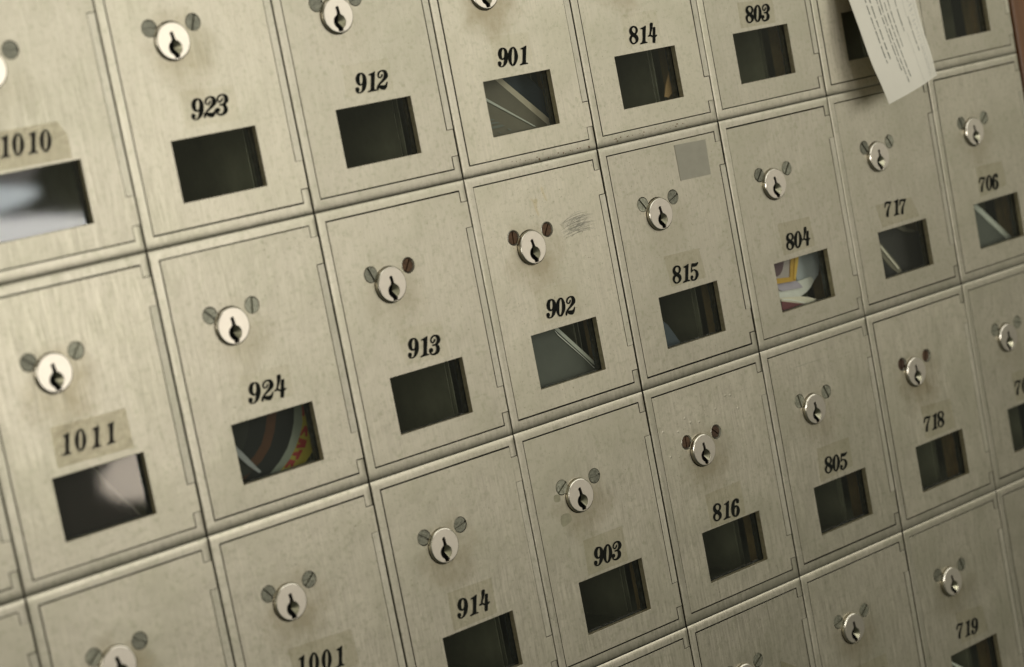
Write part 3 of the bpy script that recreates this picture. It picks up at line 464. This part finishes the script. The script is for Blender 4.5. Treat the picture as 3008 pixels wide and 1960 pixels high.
for ci, (i, j) in enumerate(CELLS):
    key = NAMES.get((i, j), (i, j)); rnd = random.Random(i*31+j*7+3)
    t = bpy.data.objects.new('post_office_box', None); COL.objects.link(t); t.empty_display_size = .02
    t.location = ((i+.5)*W, rnd.uniform(-.0002, .00025), -(j+1)*HH)
    t['label'] = LABELS[key]; t['category'] = 'mailbox'; t['group'] = 'numbered metal post office boxes in the wall'
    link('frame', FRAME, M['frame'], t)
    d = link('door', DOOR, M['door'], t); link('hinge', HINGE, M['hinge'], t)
    # each door sits a hair differently in its frame
    d.location = (rnd.uniform(-.00012, .0001), rnd.uniform(-.00005, .00035), rnd.uniform(-.00015, .00015))
    d.rotation_euler = (rnd.uniform(-.0030, .0030), 0, rnd.uniform(-.004, .004))
    link('sleeve', SLEEVE, M['sleeve'], t); link('compartment', COMP, M['inner'], t)
    link('window_pane', PANE, M['glass'], d); link('window_gasket', GASK[ci % 4], M['gasket'], d)
    lk = link('lock', RIM, M['rim'], t); link('plug_face', PLUG, M['plug'], lk); link('key_guide_cone', CONE, M['brass'], lk); link('keyway_well', WELL, M['well'], lk)
    lk.location = (lx(LU), rnd.uniform(-.00025, .0002), lz(LV)); lk.rotation_euler = (rnd.uniform(-.02, .02), rnd.uniform(-.07, .07), rnd.uniform(-.02, .02))
    ru = RUST.get(key, (0, 0))
    for s, u in enumerate((SU0, SU1)):
        sc = link('screw', SCREWR if ru[s] else SCREW, None, t)
        if not sc.data.materials: sc.data.materials.append(M['screw'])
        sc.location = (lx(u), 0, lz(SV)); sc.rotation_euler = (0, {'902': (1.50, 1.02), '816': (1.55, -.75), '718': (1.5, 1.2), '913': (-1.2, 1.0), '924': (-.8, 1.4), '1011': (-.7, .95), '815': (-.95, .35), '903': (.6, .0), '914': (-.6, .2), '1001': (-.9, .7), '923': (0, 1.2)}.get(key, (rnd.uniform(-1.5, 1.5), rnd.uniform(-1.5, 1.5)))[s]*-1, 0)
        if ru[s]:
            sc.material_slots[0].link = 'OBJECT'; sc.material_slots[0].material = M['rust']; sc['label'] = 'rusty brown slotted screw'
            link('countersink', BORE, M['bore'], sc)
    if isinstance(key, str):
        cr = key in ('1010', '1011')
        nm = link('number', number_mesh(key, NUM[key], .86 if len(key) == 4 else 1.), M['inkold'] if cr else M['ink'], d)
        tp = UV(TAPE[key]); bmt = bmesh.new(); bmt.faces.new([bmt.verts.new((x, -.00012, z)) for x, z in tp[::-1]]); me = frombm('number_label', bmt, recalc=False)
        link('number_label', me, M['tapecr'] if cr else (M['tapefaint'] if key in ('923', '912', '901', '814', '902', '913', '924') else M['tape']), d)
    # wear particular to single doors
    if key == '815': link('tape_square', plate('tape_square', [UV([(.6044, .0575), (.8682, .0632), (.8628, .2113), (.6051, .2072)])], -.0002, .00015, 0), M['greytape'], d)['label'] = 'square of matte grey tape'
    if key == '903':
        me = plate('glue_residue', [smooth_loop([Vector(p) for p in UV([(.2041, .2854), (.2426, .2894), (.2404, .3139), (.2019, .3099)])])], -.00006, .00008, 0)
        link('glue_residue', me, M['residue'], d)
        link('glue_residue', plate('glue_residue', [smooth_loop([Vector(p) for p in UV([(.2262, .3718), (.286, .373), (.2952, .4035), (.2237, .4156)])])], -.00006, .00008, 0), M['residue'], d)
    if key == '805':
        link('old_label_edge', ribbons('old_label_edge', [([(lx(.24), lz(.115)), (lx(.36), lz(.116)), (lx(.60), lz(.118))], .0004), ([(lx(.26), lz(.12)), (lx(.262), lz(.15))], .0003)], -.00004), M['scratchfaint'], d)
    if key == (4, 3):
        link('torn_clear_tape', plate('torn_clear_tape', [UV([(.711, .313), (.84, .37), (.86, .52), (.63, .50)])], -.0003, .0002, 0), M['tape'], d)
    if key == '816':
        bm = bmesh.new()
        for u, v in ((.10, .19), (.22, .21), (.33, .19), (.29, .165), (.125, .30), (.65, .13), (.69, .135), (.735, .20), (.55, .17), (.40, .20)):
            bmesh.ops.create_uvsphere(bm, u_segments=10, v_segments=6, radius=1, matrix=Matrix.Translation((lx(u), .00010, lz(v))) @ Matrix.Diagonal((.0010, .00016, .0010, 1)))
        link('dents', frombm('dents', bm, 60), M['frame'], d)
    if key == '902':
        st = []
        for k in range(34):
            f = k/33; a = rnd.uniform(.60, .70); b = rnd.uniform(.80, .90); v = .242+.066*f+rnd.uniform(-.004, .004)
            st.append((arc_stroke(a, v+rnd.uniform(.004, .02), b, v+rnd.uniform(-.014, .004), rnd.uniform(-.012, -.003)), rnd.uniform(.00010, .00019)))
        for k in range(10):
            a = rnd.uniform(.62, .76); v = rnd.uniform(.245, .29); st.append((arc_stroke(a, v+.02, a+rnd.uniform(.06, .12), v+rnd.uniform(-.025, .04), rnd.uniform(-.01, .01)), .00013))
        link('scribbled_scratches', ribbons('scribbled_scratches', st, -.00003), M['scratch'], d)
    if key in ('901', '814'):   # rust freckles along the bottom lip
        bm = bmesh.new()
        for k in range(26):
            u = rnd.uniform(.35, .95) if key == '901' else rnd.uniform(.10, .75); v = rnd.gauss(.985, .004) if key == '901' else rnd.gauss(.98, .006)
            v = min(max(v, .968), .992); s_ = (v-.966)/.0325; y = .00055*(1-math.sqrt(max(0, 1-s_*s_*.97))); rr = rnd.uniform(.00012, .00045)
            bmesh.ops.create_icosphere(bm, subdivisions=1, radius=rr, matrix=Matrix.Translation((lx(u), y, lz(v))))
        link('rust_freckles', frombm('rust_freckles', bm, 60), M['rustspot'], t)
    if key == '902':
        for pts in ([(.44, .13), (.455, .15), (.46, .175), (.475, .205), (.485, .20), (.478, .17), (.49, .15), (.485, .135), (.465, .14)], [(.53, .10), (.537, .13), (.552, .155), (.56, .15), (.55, .125), (.545, .10)]):
            link('drip_stain', plate('drip_stain', [smooth_loop([Vector(p) for p in UV(pts)])], -.00003, .00005, 0), M['stain'], d)
    # a few stray hairline scratches, different on each door
    st = []
    for k in range(rnd.randint(5, 11)):
        u, v = rnd.uniform(.1, .88), rnd.uniform(.07, .9); 
        if WIN[0]-.05 < u < WIN[2]+.05 and v > .60: continue
        if abs(u-.39) < .2 and abs(v-.3) < .1: continue
        du, dv = rnd.uniform(-.12, .12), rnd.uniform(-.05, .05)
        if v+dv > .60 and WIN[0]-.05 < u+du < WIN[2]+.05: continue
        st.append((arc_stroke(u, v, min(max(u+du, .07), .93), min(max(v+dv, .05), .94), rnd.uniform(-.02, .02)), rnd.uniform(.00006, .00013)))
    if st: link('hairline_scratches', ribbons('hairline_scratches', st, -.00002), M['scratchfaint'], d)

# ------------------------------------------------------------------ mail behind the windows
def boxorg(key):
    i, j = [k for k, v in NAMES.items() if v == key][0]
    return Vector(((i+.5)*W, 0, -(j+1)*HH))
def item(name, cat, label, key, parts):
    """parts: (part name, data names, paper, thickness mm)"""
    org = boxorg(key); ent = MAIL[key]
    allp = [p for n, Y, L in ent for p in L if any(n in q[1] for q in parts)]
    ys = [Y for n, Y, L in ent if any(n in q[1] for q in parts)]
    c = Vector((sum(p[0] for p in allp)/len(allp)*mm, min(ys)*mm, min(p[1] for p in allp)*mm))
    e = bpy.data.objects.new(name, None); COL.objects.link(e); e.empty_display_size = .01; e.location = org+c
    e['label'] = label; e['category'] = cat
    for pn, names, pm, th in parts:
        bmall = bmesh.new(); q = 0
        for n, Y, L in ent:
            if n in names:
                me = plate(pn, [[(x*mm, z*mm) for x, z in L]], Y*mm, th*mm, 0); bmall.from_mesh(me); bpy.data.meshes.remove(me); q += 1
        me = bpy.data.meshes.new(pn); bmall.to_mesh(me); bmall.free()
        o = link(pn, me, P[pm], e); o.location = -c
    return e
item('envelope', 'envelope', 'blue grey envelope at the back of the window of box 901', '901', [('sheet', ('rear',), 'blue', 1)])
item('envelope', 'envelope', 'beige envelope with a pale folded edge, middle one in the window of box 901', '901', [('sheet', ('mid',), 'beige', 1), ('fold', ('midfold',), 'beigel', .5)])
item('envelope', 'envelope', 'grey envelope with dark printed bars, front one in the window of box 901', '901', [('sheet', ('front',), 'beige', .8), ('fold', ('frontfold',), 'greyl', .4), ('printed_marks', ('mark',), 'print', .08)])
item('envelope', 'envelope', 'plain grey envelope slanting across the window of box 902', '902', [('sheet', ('env',), 'grey', .8), ('fold', ('fold',), 'greyl', .3), ('edge_line', ('line',), 'white', .12)])
item('envelope', 'envelope', 'small blue corner of an envelope in the window of box 815', '815', [('sheet', ('env',), 'blue', .8)])
item('envelope', 'envelope', 'grey envelope in the window of box 706 at the right edge', '706', [('sheet', ('env',), 'grey', .8), ('fold', ('fold',), 'greyl', .4)])
item('magazine', 'magazine', 'dark glossy magazine filling the window of box 717', '717', [('cover', ('mag',), 'navy', 2), ('curled_page', ('curl',), 'beige', .5)])
item('envelope', 'envelope', 'narrow cream envelope edge leaning in the window of box 717', '717', [('sheet', ('env',), 'beige', .8), ('fold', ('fold',), 'cream', .3)])
item('crumpled_paper', 'paper', 'bluish white crumpled paper at the back of the window of box 804', '804', [('sheet', ('rearpaper',), 'cool', 1.2)])
item('folded_paper', 'paper', 'folded white paper under the gold framed card in box 804', '804', [('sheet', ('paper',), 'white', 1), ('lavender_flap', ('lavender',), 'lav', .5)])
item('greeting_card', 'card', 'card with a gold border and purple picture in the window of box 804', '804', [('border', ('goldL',), 'gold', .5), ('border_edge', ('goldL2',), 'goldd', .3), ('panel', ('pane',), 'pink', .4), ('picture', ('blob',), 'purple', .2)])
item('leaflet', 'leaflet', 'cream and maroon leaflet at the bottom of the window of box 804', '804', [('sheet', ('cream',), 'cream', .5), ('crease', ('creamline',), 'white', .2), ('maroon_cover', ('maroon',), 'maroon', .4)])
item('envelope', 'envelope', 'dark mauve envelope with a thin light edge in the window of box 1011', '1011', [('sheet', ('env',), 'mauve', .8), ('edge', ('edge',), 'mauvel', .3)])
item('envelope', 'envelope', 'grey envelope corner in the window of box 719 at the bottom edge', '719', [('sheet', ('env',), 'grey', .8), ('fold', ('fold',), 'greyl', .4)])
item('paper_scrap', 'paper', 'small brown pointed paper scrap in the window of box 814', '814', [('sheet', ('scrap',), 'scrap', .6)])
item('rolled_magazine', 'magazine', 'rolled magazine with yellow cover and red lettering in the window of box 924', '924',
     [('core', ('core', 'r1'), 'blackish', 9), ('dark_pages', ('dark1',), 'black', 8.8), ('brown_page', ('brown',), 'brown', 8.6), ('black_pages', ('dark2',), 'black', 8.9), ('page_edges', ('white',), 'pages', 9.2), ('cover', ('yellow',), 'yellow', 9.1), ('lettering', ('L',), 'red', .25)])
item('plastic_sleeve', 'sleeve', 'pointed translucent plastic sleeve in front of the rolled magazine in box 924', '924', [('edge', ('sliver',), 'plastic', .4), ('sheet', ('grey',), 'blackish', .4)])

# ------------------------------------------------------------------ the white slip hanging from a door
def slip():
    rows = [[Vector(p)*mm for p in r] for r in SLIP]
    top = [Vector((.5500, .0012, -.0052+.0)), Vector((.6125, .0012, -.0048))]
    rows = [top]+[r for r in rows if r[0].z < -.02]
    def at(s, t):   # s across, t down (0..1)
        k = t*(len(rows)-1); a = min(int(k), len(rows)-2); f = k-a
        r = [rows[max(a-1, 0)], rows[a], rows[a+1], rows[min(a+2, len(rows)-1)]]
        c = [q[0].lerp(q[1], s) for q in r]
        p = .5*((2*c[1])+(c[2]-c[0])*f+(2*c[0]-5*c[1]+4*c[2]-c[3])*f*f+(3*c[1]-c[0]-3*c[2]+c[3])*f**3)
        p.y -= .0022*math.sin(math.pi*s)*t
        return p
    bm = bmesh.new(); nu, nv = 16, 48
    F = [[bm.verts.new(at(a/nu, b/nv)) for a in range(nu+1)] for b in range(nv+1)]
    Bk = [[bm.verts.new(at(a/nu, b/nv)+Vector((0, .00018, 0))) for a in range(nu+1)] for b in range(nv+1)]
    for b in range(nv):
        for a in range(nu):
            bm.faces.new((F[b][a], F[b][a+1], F[b+1][a+1], F[b+1][a])); bm.faces.new((Bk[b][a], Bk[b+1][a], Bk[b+1][a+1], Bk[b][a+1]))
    for b in range(nv):
        for a in (0, nu): bm.faces.new((F[b][a], F[b+1][a], Bk[b+1][a], Bk[b][a]))
    for a in range(nu):
        for b in (0, nv): bm.faces.new((F[b][a], F[b][a+1], Bk[b][a+1], Bk[b][a]))
    e = bpy.data.objects.new('paper_slip', None); COL.objects.link(e); e.location = (.590, -.008, -.128); e.empty_display_size = .02
    e['label'] = 'white printed paper slip hanging over the box doors near the top right'; e['category'] = 'paper slip'
    o = link('sheet', frombm('sheet', bm, 50), P['slip'], e); o.location = -e.location
    off = Vector((0, -.00012, 0)); r = random.Random(5)
    def marks(name, lines, m):
        bm = bmesh.new()
        for s, t0, t1, w, word in lines:
            t = t0
            while t < t1:
                L = min(r.uniform(*word), t1-t); n = max(2, int(L/.008)); A = []; B = []
                for k in range(n+1):
                    tt = t+L*k/n; ww = .62*w*(1+r.uniform(-.35, .35)); A.append(bm.verts.new(at(s-ww, tt)+off)); B.append(bm.verts.new(at(s+ww, tt)+off))
                for k in range(n): bm.faces.new((A[k], A[k+1], B[k+1], B[k]))
                t += L+(r.uniform(.006, .012))
        me = bpy.data.meshes.new(name); bm.to_mesh(me); bm.free(); q = link(name, me, P[m], e); q.location = -e.location
    marks('small_print', [(.22, .10, .74, .010, (.02, .07)), (.285, .10, .72, .010, (.02, .07)), (.385, .20, .80, .009, (.02, .06)), (.43, .15, .90, .009, (.03, .08)), (.49, .15, .87, .010, (.02, .06)), (.55, .30, .66, .009, (.03, .08)), (.66, .40, .575, .009, (.05, .09)), (.80, .50, .70, .009, (.05, .09))], 'print')
    marks('form_lines', [(.70, .58, .97, .0022, (.5, .6)), (.78, .2, .50, .0022, (.5, .6)), (.86, .66, .955, .0022, (.5, .6)), (.95, .20, .95, .0022, (.8, .9))], 'pencil')
    # handwriting: a loose pencil wave
    bm = bmesh.new(); prev = None; wd = .0035
    k = 0; t = .22
    while t < .92:
        s = .885+.028*math.sin(k*1.9)+r.uniform(-.012, .012); p = (s, t)
        if prev and not (k % 23 in (0, 1)):
            a, b = prev, p; dx, dy = b[0]-a[0], (b[1]-a[1]); 
            v = [bm.verts.new(at(x, y)+off*1.1) for x, y in ((a[0]-wd, a[1]), (b[0]-wd, b[1]), (b[0]+wd, b[1]+.0012), (a[0]+wd, a[1]+.0012))]; bm.faces.new(v)
        prev = p; k += 1; t += r.uniform(.002, .010)
    me = bpy.data.meshes.new('handwriting'); bm.to_mesh(me); bm.free(); q = link('handwriting', me, P['pencil'], e); q.location = -e.location
slip()

# ------------------------------------------------------------------ wood trim and the dark cabinet behind
wt = link('wood_trim', None or box_mesh('wood_trim', 0, .07, 0, .03, 0, 5*HH), M['wood'])
bmw = bmesh.new(); bmw.from_mesh(wt.data); bmesh.ops.bevel(bmw, geom=[e for e in bmw.edges], offset=.0012, segments=2, affect='EDGES', profile=.5); bmw.to_mesh(wt.data); bmw.free()
wt.location = (8*W+.0022, -.0005, -4.5*HH); wt['label'] = 'reddish brown varnished wood trim along the right side of the boxes'; wt['category'] = 'wood trim'
cb = link('cabinet_back', box_mesh('cabinet_back', -1.2*W, 8*W+.0016, .262, .27, -4.2*HH, .1*HH), M['dark']); cb['kind'] = 'structure'
sd = link('cabinet_side', box_mesh('cabinet_side', 8*W-.0004, 8*W+.0021, .006, .26, -4.2*HH, .1*HH), M['dark']); sd['kind'] = 'structure'

# ------------------------------------------------------------------ light
wd = bpy.data.worlds.new('World'); S.world = wd; wd.use_nodes = True
wt_ = wd.node_tree; bg = wt_.nodes['Background']
tc = N(wt_, 'ShaderNodeTexCoord'); sx = N(wt_, 'ShaderNodeSeparateXYZ'); wt_.links.new(tc.outputs['Generated'], sx.inputs[0])
mr = N(wt_, 'ShaderNodeMapRange'); wt_.links.new(sx.outputs[2], mr.inputs[0]); mr.inputs['From Min'].default_value = -.7; mr.inputs['From Max'].default_value = .8
rw = ramp(wt_, mr.outputs[0], [(0, (.12, .13, .095)), (.30, (.30, .31, .24)), (.52, (.84, .84, .62)), (1, (.95, .92, .72))])
wt_.links.new(rw.outputs[0], bg.inputs[0]); bg.inputs[1].default_value = WORLD
def area(name, loc, target, sx_, sy_, power, col, shape='RECTANGLE'):
    l = bpy.data.lights.new(name, 'AREA'); l.shape = shape; l.size = sx_; l.size_y = sy_; l.energy = power; l.color = col
    o = bpy.data.objects.new(name, l); COL.objects.link(o); o.location = loc
    o.rotation_euler = (Vector(target)-Vector(loc)).to_track_quat('-Z', 'Y').to_euler(); return o
for a in LIGHTS: area(*a)

# ------------------------------------------------------------------ camera
c = bpy.data.cameras.new('camera'); co = bpy.data.objects.new('camera', c); COL.objects.link(co); S.camera = co
Rm = Matrix(((0.749858, 0.220676, -0.623711), (-0.633971, -0.029917, -0.772778), (-0.189193, 0.974888, 0.117469)))
co.matrix_world = Matrix.Translation((-0.36163913, -0.79219713, -0.08495773)) @ Rm.to_4x4()
c.sensor_width = 36; c.lens = 73.667; c.clip_start = .01; c.clip_end = 100
c.dof.use_dof = True; c.dof.focus_distance = 1.07; c.dof.aperture_fstop = 7.4; c.dof.aperture_blades = 7
S.view_settings.view_transform = 'Standard'; S.view_settings.look = 'None'; S.view_settings.gamma = 1; S.view_settings.use_curve_mapping = False; S.view_settings.exposure = EXPO
S.render.engine = 'CYCLES'; S.cycles.use_denoising = True; S.cycles.max_bounces = 8; S.cycles.transparent_max_bounces = 16; S.cycles.sample_clamp_indirect = 6
